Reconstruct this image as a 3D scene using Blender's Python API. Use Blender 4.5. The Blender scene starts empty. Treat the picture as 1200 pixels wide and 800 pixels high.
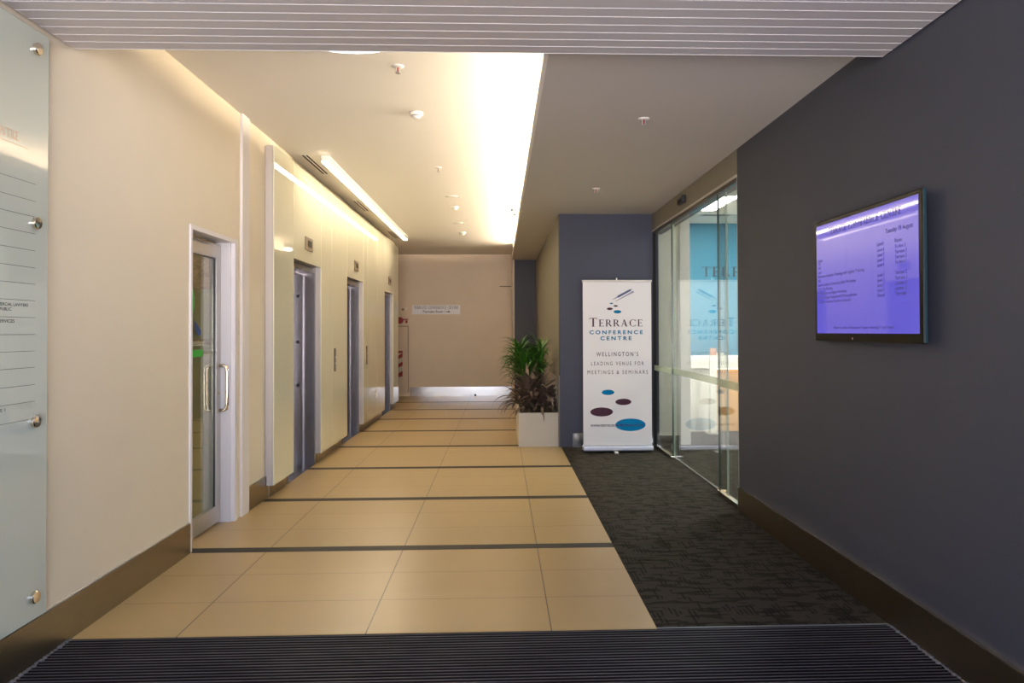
import bpy, bmesh, math, random
from mathutils import Matrix, Vector
random.seed(7)
S = bpy.context.scene
COL = S.collection

# ------------------------------------------------------------ camera, world, exposure
cam_d = bpy.data.cameras.new('camera'); cam = bpy.data.objects.new('camera', cam_d); COL.objects.link(cam)
cam_d.sensor_width = 36.0; cam_d.lens = 26.4; cam_d.shift_x = -0.015; cam_d.shift_y = -0.02
cam_d.clip_start = 0.05; cam_d.clip_end = 100
r_ = (0.99933352, -0.03633624, -0.00349146); u_ = (0.002998, -0.01362609, 0.99990267); b_ = (-0.03638028, -0.99924672, -0.01350807)
CAMH = 1.45
cam.matrix_world = Matrix(((r_[0], u_[0], b_[0], 0), (r_[1], u_[1], b_[1], 0), (r_[2], u_[2], b_[2], CAMH), (0, 0, 0, 1)))
S.camera = cam

w = bpy.data.worlds.new('daylight'); S.world = w; w.use_nodes = True
bg = w.node_tree.nodes['Background']; bg.inputs[1].default_value = 1.0
_N, _L = w.node_tree.nodes, w.node_tree.links           # open sky above the horizon, sunlit street below it
SKY, STREET = (2.0, 2.6, 3.8, 1), (9.6, 9.0, 9.2, 1)
_tc = _N.new('ShaderNodeTexCoord'); _sp = _N.new('ShaderNodeSeparateXYZ'); _L.new(_tc.outputs['Generated'], _sp.inputs[0])
_mr = _N.new('ShaderNodeMapRange'); _mr.inputs[1].default_value = -0.02; _mr.inputs[2].default_value = 0.05; _L.new(_sp.outputs[2], _mr.inputs[0])
_mx = _N.new('ShaderNodeMix'); _mx.data_type = 'RGBA'; _mx.inputs[6].default_value = STREET; _mx.inputs[7].default_value = SKY
_L.new(_mr.outputs[0], _mx.inputs[0]); _L.new(_mx.outputs[2], bg.inputs[0])

S.view_settings.view_transform = 'Standard'; S.view_settings.look = 'None'
S.view_settings.exposure = 1.0; S.view_settings.gamma = 1.0; S.view_settings.use_curve_mapping = False
S.render.engine = 'CYCLES'
cy = S.cycles
cy.use_denoising = True; cy.max_bounces = 10; cy.diffuse_bounces = 6; cy.glossy_bounces = 5; cy.transparent_max_bounces = 12
cy.sample_clamp_indirect = 6.0; cy.caustics_reflective = False; cy.caustics_refractive = False; cy.blur_glossy = 0.5

WARM = (1.0, 0.83, 0.60)
P_COVE = 150.0        # fluorescent tubes above the lowered ceiling
P_BATTEN = 27.0      # batten beside the lift wall
P_ROUND = 3.0        # round ceiling light
P_RECEPTION = 75.0

# daylight comes through the open street entrance behind the camera
pl = bpy.data.lights.new('entrance_daylight_portal', 'AREA'); pl.shape = 'RECTANGLE'; pl.size = 3.9; pl.size_y = 2.75
pl.cycles.is_portal = True
po = bpy.data.objects.new('entrance_daylight_portal', pl); COL.objects.link(po)
po.location = (-0.06, -2.0, 1.4); po.rotation_euler = (math.radians(90), 0, 0)

# ------------------------------------------------------------ materials
def srgb(r, g, b):
    f = lambda c: (c / 255 / 12.92) if c / 255 <= 0.04045 else ((c / 255 + 0.055) / 1.055) ** 2.4
    return (f(r), f(g), f(b), 1)

def mat(name, color, rough=0.6, metal=0.0, coat=0.0, spec=0.5, noise=0.0, nscale=30.0, bump=0.0, bscale=200.0, stretch=None):
    m = bpy.data.materials.new(name); m.use_nodes = True
    nt = m.node_tree; N = nt.nodes; L = nt.links; p = N['Principled BSDF']
    p.inputs['Base Color'].default_value = color if len(color) == 4 else (*color, 1)
    p.inputs['Roughness'].default_value = rough; p.inputs['Metallic'].default_value = metal
    p.inputs['Coat Weight'].default_value = coat; p.inputs['Coat Roughness'].default_value = 0.03
    p.inputs['Specular IOR Level'].default_value = spec
    if noise or bump:
        g = N.new('ShaderNodeNewGeometry'); mp = N.new('ShaderNodeMapping'); L.new(g.outputs['Position'], mp.inputs[0])
        if stretch: mp.inputs['Scale'].default_value = stretch
    if noise:
        t = N.new('ShaderNodeTexNoise'); t.inputs['Scale'].default_value = nscale; t.inputs['Detail'].default_value = 4
        L.new(mp.outputs[0], t.inputs['Vector'])
        mx = N.new('ShaderNodeMix'); mx.data_type = 'RGBA'; c = p.inputs['Base Color'].default_value
        mx.inputs[6].default_value = (c[0] * (1 - noise), c[1] * (1 - noise), c[2] * (1 - noise), 1)
        mx.inputs[7].default_value = (min(1, c[0] * (1 + noise)), min(1, c[1] * (1 + noise)), min(1, c[2] * (1 + noise)), 1)
        L.new(t.outputs['Fac'], mx.inputs[0]); L.new(mx.outputs[2], p.inputs['Base Color'])
    if bump:
        t2 = N.new('ShaderNodeTexNoise'); t2.inputs['Scale'].default_value = bscale; L.new(mp.outputs[0], t2.inputs['Vector'])
        bp = N.new('ShaderNodeBump'); bp.inputs['Strength'].default_value = bump; bp.inputs['Distance'].default_value = 0.01
        L.new(t2.outputs['Fac'], bp.inputs['Height']); L.new(bp.outputs[0], p.inputs['Normal'])
    return m

def emis(name, color, strength, base=(0.8, 0.8, 0.8, 1)):
    m = mat(name, base, 0.4); p = m.node_tree.nodes['Principled BSDF']
    p.inputs['Emission Color'].default_value = (*color[:3], 1); p.inputs['Emission Strength'].default_value = strength
    return m

def glass(name, tint=(0.95, 0.975, 0.95), ior=1.5):
    m = bpy.data.materials.new(name); m.use_nodes = True; nt = m.node_tree; N = nt.nodes; L = nt.links
    N.remove(N['Principled BSDF']); out = N['Material Output']
    fr = N.new('ShaderNodeFresnel'); ge = N.new('ShaderNodeNewGeometry'); mi = N.new('ShaderNodeMix')
    mi.inputs[2].default_value = ior; mi.inputs[3].default_value = 1 / ior; L.new(ge.outputs['Backfacing'], mi.inputs[0]); L.new(mi.outputs[0], fr.inputs[0])
    tr = N.new('ShaderNodeBsdfTransparent'); tr.inputs[0].default_value = (*tint, 1)
    gl = N.new('ShaderNodeBsdfGlossy'); gl.inputs['Roughness'].default_value = 0.0; gl.inputs[0].default_value = (1, 1, 1, 1)
    mx = N.new('ShaderNodeMixShader'); L.new(fr.outputs[0], mx.inputs[0]); L.new(tr.outputs[0], mx.inputs[1]); L.new(gl.outputs[0], mx.inputs[2])
    L.new(mx.outputs[0], out.inputs[0]); return m

class NT:   # small maths helper for procedural floors
    def __init__(s, m):
        s.nt = m.node_tree; s.N = s.nt.nodes; s.L = s.nt.links; s.p = s.N['Principled BSDF']
        g = s.N.new('ShaderNodeNewGeometry'); s.pos = g.outputs['Position']
        sp = s.N.new('ShaderNodeSeparateXYZ'); s.L.new(s.pos, sp.inputs[0]); s.x, s.y, s.z = sp.outputs
    def m(s, op, a, b=None, c=None):
        n = s.N.new('ShaderNodeMath'); n.operation = op
        for i, v in enumerate((a, b, c)):
            if v is None: continue
            if isinstance(v, (int, float)): n.inputs[i].default_value = v
            else: s.L.new(v, n.inputs[i])
        return n.outputs[0]
    def mod(s, a, off, per): return s.m('FLOORED_MODULO', s.m('SUBTRACT', a, off), per)
    def line(s, v, at, half): return s.m('LESS_THAN', s.m('ABSOLUTE', s.m('SUBTRACT', v, at)), half)
    def mix(s, f, a, b):
        n = s.N.new('ShaderNodeMix'); n.data_type = 'RGBA'
        for i, v in ((0, f), (6, a), (7, b)):
            if isinstance(v, (int, float)): n.inputs[i].default_value = v
            elif isinstance(v, tuple): n.inputs[i].default_value = v if len(v) == 4 else (*v, 1)
            else: s.L.new(v, n.inputs[i])
        return n.outputs[2]
    def noise(s, scale, stretch=(1, 1, 1), detail=3):
        mp = s.N.new('ShaderNodeMapping'); mp.inputs['Scale'].default_value = stretch; s.L.new(s.pos, mp.inputs[0])
        t = s.N.new('ShaderNodeTexNoise'); t.inputs['Scale'].default_value = scale; t.inputs['Detail'].default_value = detail
        s.L.new(mp.outputs[0], t.inputs['Vector']); return t.outputs['Fac']

def tile_material():
    m = mat('beige_floor_tiles', (0.5, 0.4, 0.25), 0.27, spec=0.4); t = NT(m)
    v = t.mod(t.y, 5.03, 1.49); u = t.mod(t.x, -1.548, 0.895)
    stripe = t.m('LESS_THAN', v, 0.11)
    col = t.m('LESS_THAN', u, 0.006)
    rows = t.m('MAXIMUM', t.line(v, 0.57, 0.0035), t.line(v, 1.03, 0.0035))
    cellx = t.m('FLOOR', t.m('DIVIDE', t.m('SUBTRACT', t.x, -1.548), 0.895)); celly = t.m('FLOOR', t.m('DIVIDE', t.m('SUBTRACT', t.y, 5.14), 0.4633))
    h = t.m('FRACT', t.m('MULTIPLY', t.m('SINE', t.m('ADD', t.m('MULTIPLY', cellx, 12.9), t.m('MULTIPLY', celly, 78.2))), 437.5))
    base = t.mix(h, (0.395, 0.280, 0.128), (0.415, 0.295, 0.136))
    speck = t.noise(60, detail=2); base = t.mix(t.m('MULTIPLY', speck, 0.10), base, (0.30, 0.2, 0.1))
    base = t.mix(t.m('MULTIPLY', t.noise(2.5), 0.25), base, (0.33, 0.225, 0.115))
    base = t.mix(t.m('MULTIPLY', rows, 0.65), base, (0.12, 0.09, 0.05))
    base = t.mix(t.m('MULTIPLY', col, 0.9), base, (0.05, 0.035, 0.02))
    w2 = t.mod(t.x, -1.0, 0.45); dj = t.m('LESS_THAN', w2, 0.004)
    dark = t.mix(dj, (0.028, 0.026, 0.022), (0.008, 0.008, 0.007))
    t.L.new(t.mix(stripe, base, dark), t.p.inputs['Base Color'])
    t.L.new(t.m('ADD', 0.33, t.m('MULTIPLY', stripe, 0.25)), t.p.inputs['Roughness'])
    t.L.new(t.m('SUBTRACT', 0.4, t.m('MULTIPLY', stripe, 0.25)), t.p.inputs['Specular IOR Level'])
    return m

def carpet_material():
    m = mat('charcoal_carpet_tiles', (0.03, 0.03, 0.03), 0.95, spec=0.08); t = NT(m)
    # ribs run along or across each half metre tile, with short dark dashes
    cx = t.m('FLOOR', t.m('DIVIDE', t.x, 0.5)); cyy = t.m('FLOOR', t.m('DIVIDE', t.y, 0.25))
    dash = t.m('GREATER_THAN', t.noise(6.0, (1.0, 3.4, 1), 1.5), 0.545)
    dash2 = t.m('GREATER_THAN', t.noise(6.0, (2.6, 1.1, 1), 1.0), 0.56)
    rib = t.m('SINE', t.m('MULTIPLY', t.m('ADD', t.y, t.m('MULTIPLY', t.x, 1.6)), 420))
    rib2 = t.m('SINE', t.m('MULTIPLY', t.x, 260))
    base = t.mix(t.m('MULTIPLY', t.m('ADD', rib, 1.0), 0.5), (0.022, 0.019, 0.0155), (0.066, 0.058, 0.047))
    base = t.mix(t.m('MULTIPLY', dash, 0.75), base, (0.010, 0.009, 0.0075))
    d3 = t.m('MULTIPLY', dash2, t.m('GREATER_THAN', rib2, -0.2)); base = t.mix(t.m('MULTIPLY', d3, 0.7), base, (0.005, 0.005, 0.0045))
    base = t.mix(t.m('MULTIPLY', t.noise(500), 0.35), base, (0.035, 0.03, 0.026))
    t.L.new(base, t.p.inputs['Base Color'])
    bp = t.N.new('ShaderNodeBump'); bp.inputs['Strength'].default_value = 0.5; bp.inputs['Distance'].default_value = 0.004
    t.L.new(t.noise(350), bp.inputs['Height']); t.L.new(bp.outputs[0], t.p.inputs['Normal'])
    return m

M = {}
M['cream'] = mat('cream_wall_paint', (0.73, 0.645, 0.50), 0.55, noise=0.03, nscale=3, bump=0.05, bscale=350)
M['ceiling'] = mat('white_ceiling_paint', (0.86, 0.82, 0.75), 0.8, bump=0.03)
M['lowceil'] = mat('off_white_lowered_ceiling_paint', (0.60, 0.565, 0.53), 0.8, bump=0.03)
M['trimwhite'] = mat('white_gloss_trim', (0.76, 0.72, 0.72), 0.35)
M['dark'] = mat('dark_grey_wall_vinyl', (0.037, 0.040, 0.058), 0.62, noise=0.12, nscale=260, bump=0.12, bscale=420)
M['navy'] = mat('slate_blue_wall_vinyl', (0.040, 0.044, 0.072), 0.65, noise=0.1, nscale=200, bump=0.1, bscale=400)
M['tan'] = mat('taupe_warm_lit_vinyl', (0.19, 0.17, 0.13), 0.65, noise=0.08, nscale=120, bump=0.08)
M['endwall'] = mat('beige_end_wall_paint', (0.72, 0.61, 0.48), 0.6, noise=0.04, nscale=4, bump=0.05)
M['steel'] = mat('bronze_toned_stainless', (0.30, 0.25, 0.175), 0.30, 1.0, noise=0.08, nscale=6, bump=0.03, bscale=60, stretch=(1, 1, 14))
M['silver'] = mat('polished_stainless', (0.66, 0.63, 0.58), 0.16, 1.0, bump=0.1, bscale=3)
M['liftsteel'] = mat('brushed_lift_stainless', (0.36, 0.34, 0.345), 0.27, 1.0, noise=0.10, nscale=5, bump=0.05, bscale=90, stretch=(8, 8, 0.6))
M['edge'] = mat('satin_aluminium_edge', (0.50, 0.46, 0.43), 0.45, 0.2)
M['alu'] = mat('satin_aluminium', (0.52, 0.49, 0.46), 0.35, 0.8, noise=0.04, nscale=20)
M['chrome'] = mat('worn_chrome', (0.80, 0.70, 0.56), 0.12, 1.0)
M['black'] = mat('black_plastic', (0.012, 0.012, 0.014), 0.35)
M['gap'] = mat('dark_shadow_gap', (0.01, 0.01, 0.01), 0.9)
M['glosspanel'] = mat('cream_back_painted_glass', (0.74, 0.725, 0.57), 0.03, spec=0.6, coat=0.3)
M['slat'] = mat('grey_metal_ceiling_slats', (0.54, 0.51, 0.52), 0.45, metal=0.15)
M['slatline'] = mat('white_slat_flange', (0.66, 0.65, 0.68), 0.5)
M['signglass'] = mat('pale_green_back_painted_glass', (0.54, 0.585, 0.51), 0.04, spec=0.6, coat=0.2)
M['glassedge'] = mat('pale_green_glass_edge', (0.60, 0.70, 0.62), 0.2)
M['darkedge'] = mat('dark_green_glass_edge', (0.05, 0.08, 0.06), 0.15)
M['glass'] = glass('clear_green_glass')
M['doorglass'] = glass('door_glass', (0.90, 0.91, 0.84))
M['frostfilm'] = mat('olive_frosted_film', (0.25, 0.235, 0.135), 0.5, coat=1.0, noise=0.1, nscale=60)
M['white'] = mat('white_plastic', (0.80, 0.77, 0.72), 0.4)
M['planter'] = mat('pale_concrete_planter', (0.52, 0.475, 0.41), 0.7, noise=0.06, nscale=9, bump=0.05)
M['soil'] = mat('dark_potting_soil', (0.03, 0.022, 0.015), 0.95, bump=0.8, bscale=60)
M['leaf'] = mat('green_palm_leaf', (0.038, 0.14, 0.012), 0.4, noise=0.65, nscale=9)
M['leafred'] = mat('bronze_purple_leaf', (0.12, 0.082, 0.062), 0.4, noise=0.6, nscale=14)
M['stem'] = mat('brown_stem', (0.09, 0.06, 0.03), 0.7)
M['banner'] = mat('white_banner_vinyl', (0.80, 0.775, 0.79), 0.5, spec=0.3)
M['maroon'] = mat('maroon_ink', (0.075, 0.028, 0.048), 0.6, spec=0.1)
M['teal'] = mat('teal_ink', (0.0, 0.165, 0.33), 0.6, spec=0.1)
M['blue'] = mat('bright_blue_ink', (0.0, 0.19, 0.42), 0.6, spec=0.1)
M['penblue'] = mat('pen_dark_blue', (0.03, 0.05, 0.13), 0.4)
M['greyink'] = mat('soft_grey_ink', (0.30, 0.30, 0.40), 0.5)
M['ink'] = mat('black_ink', (0.02, 0.02, 0.025), 0.5)
M['ink2'] = mat('grey_brown_ink', (0.16, 0.14, 0.13), 0.5)
M['orangeink'] = mat('pale_orange_ink', (0.62, 0.36, 0.20), 0.5)
M['bluewall'] = mat('bright_blue_wall', (0.040, 0.21, 0.335), 0.6)
M['palewall'] = mat('pale_green_white_wall', (0.84, 0.83, 0.73), 0.6)
M['recceil'] = mat('reception_ceiling_tiles', (0.72, 0.70, 0.64), 0.8)
M['colwhite'] = mat('white_column_paint', (0.80, 0.79, 0.75), 0.5)
M['desk'] = mat('white_reception_desk', (0.78, 0.76, 0.72), 0.35)
M['wood'] = mat('honey_timber_veneer', (0.62, 0.36, 0.14), 0.45, noise=0.15, nscale=6, stretch=(1, 1, 12))
M['red'] = mat('red_enamel', (0.30, 0.02, 0.02), 0.4)
M['matdark'] = mat('black_entrance_mat', (0.006, 0.004, 0.005), 0.95, spec=0.1, noise=0.3, nscale=200, bump=0.6, bscale=300)
M['matrib'] = mat('worn_aluminium_rib', (0.075, 0.066, 0.075), 0.5, 0.3, spec=0.2, noise=1.0, nscale=10, stretch=(0.2, 8, 1))
M['green'] = mat('leaf_green_vinyl', (0.02, 0.36, 0.02), 0.5)
M['logoblue'] = mat('royal_blue_vinyl', (0.01, 0.06, 0.25), 0.5)
M['vinylwhite'] = mat('cream_white_vinyl', (0.55, 0.55, 0.42), 0.5)
M['twig'] = mat('brown_twig_pattern', (0.30, 0.22, 0.15), 0.8, noise=1.0, nscale=22, stretch=(1, 1, 2.2))
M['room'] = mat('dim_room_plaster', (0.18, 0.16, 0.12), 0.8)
M['joint'] = mat('olive_grey_joint', (0.16, 0.15, 0.10), 0.8)
M['fray'] = mat('pale_frayed_mat_edge', (0.16, 0.15, 0.155), 0.9, noise=0.5, nscale=50)
M['tile'] = tile_material()
M['carpet'] = carpet_material()
M['batten'] = emis('batten_light', WARM, P_BATTEN)
M['cove'] = emis('cove_tube_light', (1.0, 0.84, 0.62), P_COVE)
M['roundlight'] = emis('cool_round_light', (0.75, 0.82, 1.0), P_ROUND)
M['troffer'] = emis('reception_troffer_light', (1.0, 0.98, 0.92), P_RECEPTION)
M['deskled'] = emis('desk_led_strip', (1.0, 0.72, 0.45), 5.0)

# ------------------------------------------------------------ mesh helpers
def frost_band():
    m = bpy.data.materials.new('frosted_band_film'); m.use_nodes = True; nt = m.node_tree; p = nt.nodes['Principled BSDF']
    p.inputs['Base Color'].default_value = (0.55, 0.62, 0.48, 1); p.inputs['Roughness'].default_value = 0.6
    p.inputs['Alpha'].default_value = 0.40
    return m

class MB:
    def __init__(s): s.bm = bmesh.new()
    def box(s, x0, x1, y0, y1, z0, z1, bev=0.0, seg=2):
        ret = bmesh.ops.create_cube(s.bm, size=1)
        vs = ret['verts']
        for v in vs:
            v.co = Vector((x0 if v.co.x < 0 else x1, y0 if v.co.y < 0 else y1, z0 if v.co.z < 0 else z1))
        if bev:
            es = list({e for v in vs for e in v.link_edges})
            bmesh.ops.bevel(s.bm, geom=es, offset=bev, segments=seg, affect='EDGES', profile=0.5)
        return s
    def quad(s, a, b, c, d):
        vs = [s.bm.verts.new(p) for p in (a, b, c, d)]; s.bm.faces.new(vs); return s
    def poly(s, pts):
        vs = [s.bm.verts.new(p) for p in pts]; s.bm.faces.new(vs); return s
    def cyl(s, c, axis, r, h, seg=32, r2=None):
        c = Vector(c); q = Vector((0, 0, 1)).rotation_difference(Vector(axis).normalized())
        mtx = Matrix.Translation(c + Vector(axis).normalized() * h / 2) @ q.to_matrix().to_4x4()
        bmesh.ops.create_cone(s.bm, cap_ends=True, segments=seg, radius1=r, radius2=r if r2 is None else r2, depth=h, matrix=mtx); return s
    def tube(s, pts, r, seg=12):
        pts = [Vector(p) for p in pts]; rings = []
        up = None
        for i, p in enumerate(pts):
            t = (pts[min(i + 1, len(pts) - 1)] - pts[max(i - 1, 0)]).normalized()
            if up is None:
                up = t.orthogonal().normalized()
            up = (up - t * up.dot(t)).normalized(); sd = t.cross(up)
            rr = r[i] if isinstance(r, (list, tuple)) else r
            rings.append([s.bm.verts.new(p + (up * math.cos(a) + sd * math.sin(a)) * rr) for a in [2 * math.pi * k / seg for k in range(seg)]])
        for a, b in zip(rings, rings[1:]):
            for k in range(seg): s.bm.faces.new((a[k], a[(k + 1) % seg], b[(k + 1) % seg], b[k]))
        s.bm.faces.new(list(reversed(rings[0]))); s.bm.faces.new(rings[-1]); return s
    def lathe(s, c, axis, prof, seg=28):
        c = Vector(c); q = Vector((0, 0, 1)).rotation_difference(Vector(axis).normalized()); rings = []
        for r, h in prof:
            rings.append([s.bm.verts.new(c + q @ Vector((r * math.cos(a), r * math.sin(a), h))) for a in [2 * math.pi * k / seg for k in range(seg)]])
        for a, b in zip(rings, rings[1:]):
            for k in range(seg): s.bm.faces.new((a[k], a[(k + 1) % seg], b[(k + 1) % seg], b[k]))
        s.bm.faces.new(list(reversed(rings[0]))); s.bm.faces.new(rings[-1]); return s

def wloc(o):
    v = Vector((0, 0, 0))
    while o: v += o.location; o = o.parent
    return v

def obj(name, mb, m, parent=None, smooth=False, label=None, loc=None):
    """mesh built in world coordinates; its origin goes to loc (or its parent's)"""
    bm = mb.bm if isinstance(mb, MB) else mb
    me = bpy.data.meshes.new(name)
    o = bpy.data.objects.new(name, me); COL.objects.link(o)
    base = wloc(parent)
    if loc is None:
        if parent is not None:
            loc = base
        else:
            xs = [v.co for v in bm.verts]
            loc = Vector(((min(v.x for v in xs) + max(v.x for v in xs)) / 2, (min(v.y for v in xs) + max(v.y for v in xs)) / 2, min(v.z for v in xs)))
    loc = Vector(loc)
    bmesh.ops.recalc_face_normals(bm, faces=bm.faces[:])
    bmesh.ops.translate(bm, verts=bm.verts[:], vec=-loc)
    if smooth:
        for f in bm.faces: f.smooth = True
    bm.to_mesh(me); bm.free(); me.materials.append(m)
    if parent is not None: o.parent = parent
    o.location = loc - base
    if label: o['label'] = label
    return o

def thing(name, loc, label, cat, group=None):
    o = bpy.data.objects.new(name, None); COL.objects.link(o); o.location = loc; o.empty_display_size = 0.1
    tag(o, label, cat, group); return o
def tag(o, label, cat, group=None):
    o['label'] = label; o['category'] = cat
    if group: o['group'] = group
    return o
def struct_root(name, loc):
    o = bpy.data.objects.new(name, None); COL.objects.link(o); o.location = loc; o['kind'] = 'structure'; return o
def struct(name, mb, m, parent=None):
    o = obj(name, mb, m, parent)
    if parent is None: o['kind'] = 'structure'
    return o
def box(*a, **k): return MB().box(*a, **k)
def copy_tree(o, offset, label=None):
    c = o.copy(); COL.objects.link(c); c.location = o.location + Vector(offset)
    if label: c['label'] = label
    for ch in list(o.children):
        d = ch.copy(); COL.objects.link(d); d.parent = c
        for g in list(ch.children):
            e = g.copy(); COL.objects.link(e); e.parent = d
    return c

# lettering: flat text meshes laid on a surface. origin o, right axis r, up axis u
def lay(bm, o, r, u):
    o, r, u = Vector(o), Vector(r).normalized(), Vector(u).normalized()
    n = r.cross(u)
    for v in bm.verts: v.co = o + r * v.co.x + u * v.co.y + n * v.co.z
    return bm
def words(body, o, r, u, height, width=None, align='LEFT', bold=0.0, track=1.0):
    cu = bpy.data.curves.new('lettering', 'FONT'); cu.body = body; cu.size = 1.0; cu.extrude = 0.0; cu.offset = bold; cu.space_character = track
    t = bpy.data.objects.new('lettering', cu); COL.objects.link(t)
    dg = bpy.context.evaluated_depsgraph_get(); me = bpy.data.meshes.new_from_object(t.evaluated_get(dg))
    bm = bmesh.new(); bm.from_mesh(me); bpy.data.objects.remove(t); bpy.data.meshes.remove(me); bpy.data.curves.remove(cu)
    xs = [v.co.x for v in bm.verts]; x0, x1 = min(xs), max(xs)
    sy = height / 0.72; sx = (width / (x1 - x0)) if width else sy
    for v in bm.verts: v.co = Vector(((v.co.x - x0) * sx, v.co.y * sy, 0))
    W = (x1 - x0) * sx; dx = {'LEFT': 0, 'CENTER': -W / 2, 'RIGHT': -W}[align]
    for v in bm.verts: v.co.x += dx
    return lay(bm, o, r, u)
def join_bm(lst):
    out = bmesh.new()
    for b in lst:
        me = bpy.data.meshes.new('tmp'); b.to_mesh(me); b.free(); out.from_mesh(me); bpy.data.meshes.remove(me)
    return out
# a small serif alphabet, drawn in quads (height 1)
def serif_glyph(ch):
    T, t, s = 0.15, 0.065, 0.045
    q = []
    def rect(x0, y0, x1, y1): q.append([(x0, y0), (x1, y0), (x1, y1), (x0, y1)])
    def serif(x, y, wd=T, ex=0.07): rect(x - ex, y, x + wd + ex, y + s)
    def arc(cx, cy_, rx, ry, a0, a1, w_out=T, w_thin=t, n=22):
        for i in range(n):
            p = []
            for a in (a0 + (a1 - a0) * i / n, a0 + (a1 - a0) * (i + 1) / n):
                wd = w_thin + (w_out - w_thin) * abs(math.cos(a))
                p.append(((cx + rx * math.cos(a), cy_ + ry * math.sin(a)), (cx + (rx - wd) * math.cos(a), cy_ + (ry - w_thin) * math.sin(a))))
            q.append([p[0][0], p[1][0], p[1][1], p[0][1]])
    W = 0.7
    if ch == 'T':
        rect(0.28, 0, 0.28 + T, 1); serif(0.28, 0); rect(0, 1 - t, 0.71, 1); rect(0, 0.80, s, 1); rect(0.71 - s, 0.80, 0.71, 1); W = 0.74
    elif ch == 'E':
        rect(0.07, 0, 0.07 + T, 1); rect(0, 0, 0.6, t); rect(0, 1 - t, 0.58, 1); rect(0.2, 0.48, 0.46, 0.48 + t)
        rect(0.6 - s, 0, 0.6, 0.2); rect(0.58 - s, 0.82, 0.58, 1); rect(0.46 - s, 0.40, 0.46, 0.64); W = 0.66
    elif ch == 'F':
        rect(0.07, 0, 0.07 + T, 1); serif(0.07, 0); rect(0, 1 - t, 0.58, 1); rect(0.2, 0.48, 0.46, 0.48 + t); rect(0.58 - s, 0.82, 0.58, 1); rect(0.46 - s, 0.40, 0.46, 0.64); W = 0.62
    elif ch == 'R':
        rect(0.07, 0, 0.07 + T, 1); serif(0.07, 0); rect(0, 1 - s, 0.3, 1)
        rect(0.2, 1 - t, 0.36, 1); rect(0.2, 0.45, 0.36, 0.45 + t); arc(0.34, 0.725, 0.25, 0.275, -math.pi / 2, math.pi / 2)
        q.append([(0.30, 0.48), (0.46, 0.48), (0.76, 0.0), (0.58, 0.0)]); W = 0.78
    elif ch == 'A':
        q.append([(0.08, 0), (0.14, 0), (0.42, 1), (0.35, 1)]); q.append([(0.56, 0), (0.74, 0), (0.45, 1), (0.33, 1)])
        rect(0.2, 0.32, 0.6, 0.32 + t); rect(0, 0, 0.24, s); rect(0.5, 0, 0.84, s); W = 0.86
    elif ch == 'C':
        arc(0.45, 0.5, 0.43, 0.52, math.radians(42), math.radians(318)); rect(0.74, 0.72, 0.79, 1.0); rect(0.74, 0.02, 0.79, 0.24); W = 0.84
    elif ch == 'O':
        arc(0.45, 0.5, 0.43, 0.52, 0, 2 * math.pi, n=36); W = 0.94
    elif ch == 'N':
        rect(0.08, 0, 0.08 + t, 1); rect(0.68, 0, 0.68 + t, 1); q.append([(0.06, 1), (0.22, 1), (0.745, 0), (0.66, 0)])
        rect(0, 0, 0.24, s); rect(0, 1 - s, 0.2, 1); rect(0.58, 1 - s, 0.84, 1); W = 0.88
    elif ch == ' ': W = 0.4
    return q, W
def serif_words(body, o, r, u, height, width=None, first_big=1.0, gap=0.07, align='LEFT', only=None):
    bm = bmesh.new(); x = 0.0; k = 0
    for i, ch in enumerate(body):
        sc = first_big if i == 0 else 1.0
        qs, W = serif_glyph(ch)
        for qd in qs:
            k += 1
            if only is not None and body[:i].count(' ') != only: continue
            bm.faces.new([bm.verts.new((x + px * sc, py * sc - (sc - 1) * 0.12, 0.00001 * (k % 9))) for px, py in qd])
        x += (W + gap) * sc
    x -= gap
    sx = width / x if width else height
    W = x * sx; dx = {'LEFT': 0, 'CENTER': -W / 2, 'RIGHT': -W}[align]
    for v in bm.verts: v.co = Vector((v.co.x * sx + dx, v.co.y * height, v.co.z))
    return lay(bm, o, r, u)
def disc(o, r, u, rx, ry, n=40):
    bm = bmesh.new(); bm.faces.new([bm.verts.new((rx * math.cos(2 * math.pi * k / n), ry * math.sin(2 * math.pi * k / n), 0)) for k in range(n)])
    return lay(bm, o, r, u)
def strip(o, r, u, pts):
    bm = bmesh.new(); bm.faces.new([bm.verts.new((x, y, 0)) for x, y in pts]); return lay(bm, o, r, u)

LW, RW, CE, LC, SC = -2.05, 1.922, 3.18, 2.92, 2.81      # left wall, right wall, ceiling, lowered ceiling, slat ceiling
Y0, YM, YE = -2.0, 3.655, 16.95                          # entrance, mat edge / slat edge, end wall

# ------------------------------------------------------------ floors
struct('floor', box(-3.4, 0.76, YM, YE + 0.4, -0.1, 0), M['tile'])
struct('floor', box(0.76, 6.2, YM, 12.1, -0.1, 0.0), M['carpet'])
struct('floor', box(LW - 0.2, RW + 0.2, Y0 - 0.4, YM, -0.14, -0.012), M['gap'])
struct('trim_1', box(0.76, RW, YM - 0.005, YM + 0.005, 0, 0.003), mat('dull_edging_bar', (0.16, 0.17, 0.19), 0.5, 0.3))

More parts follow.
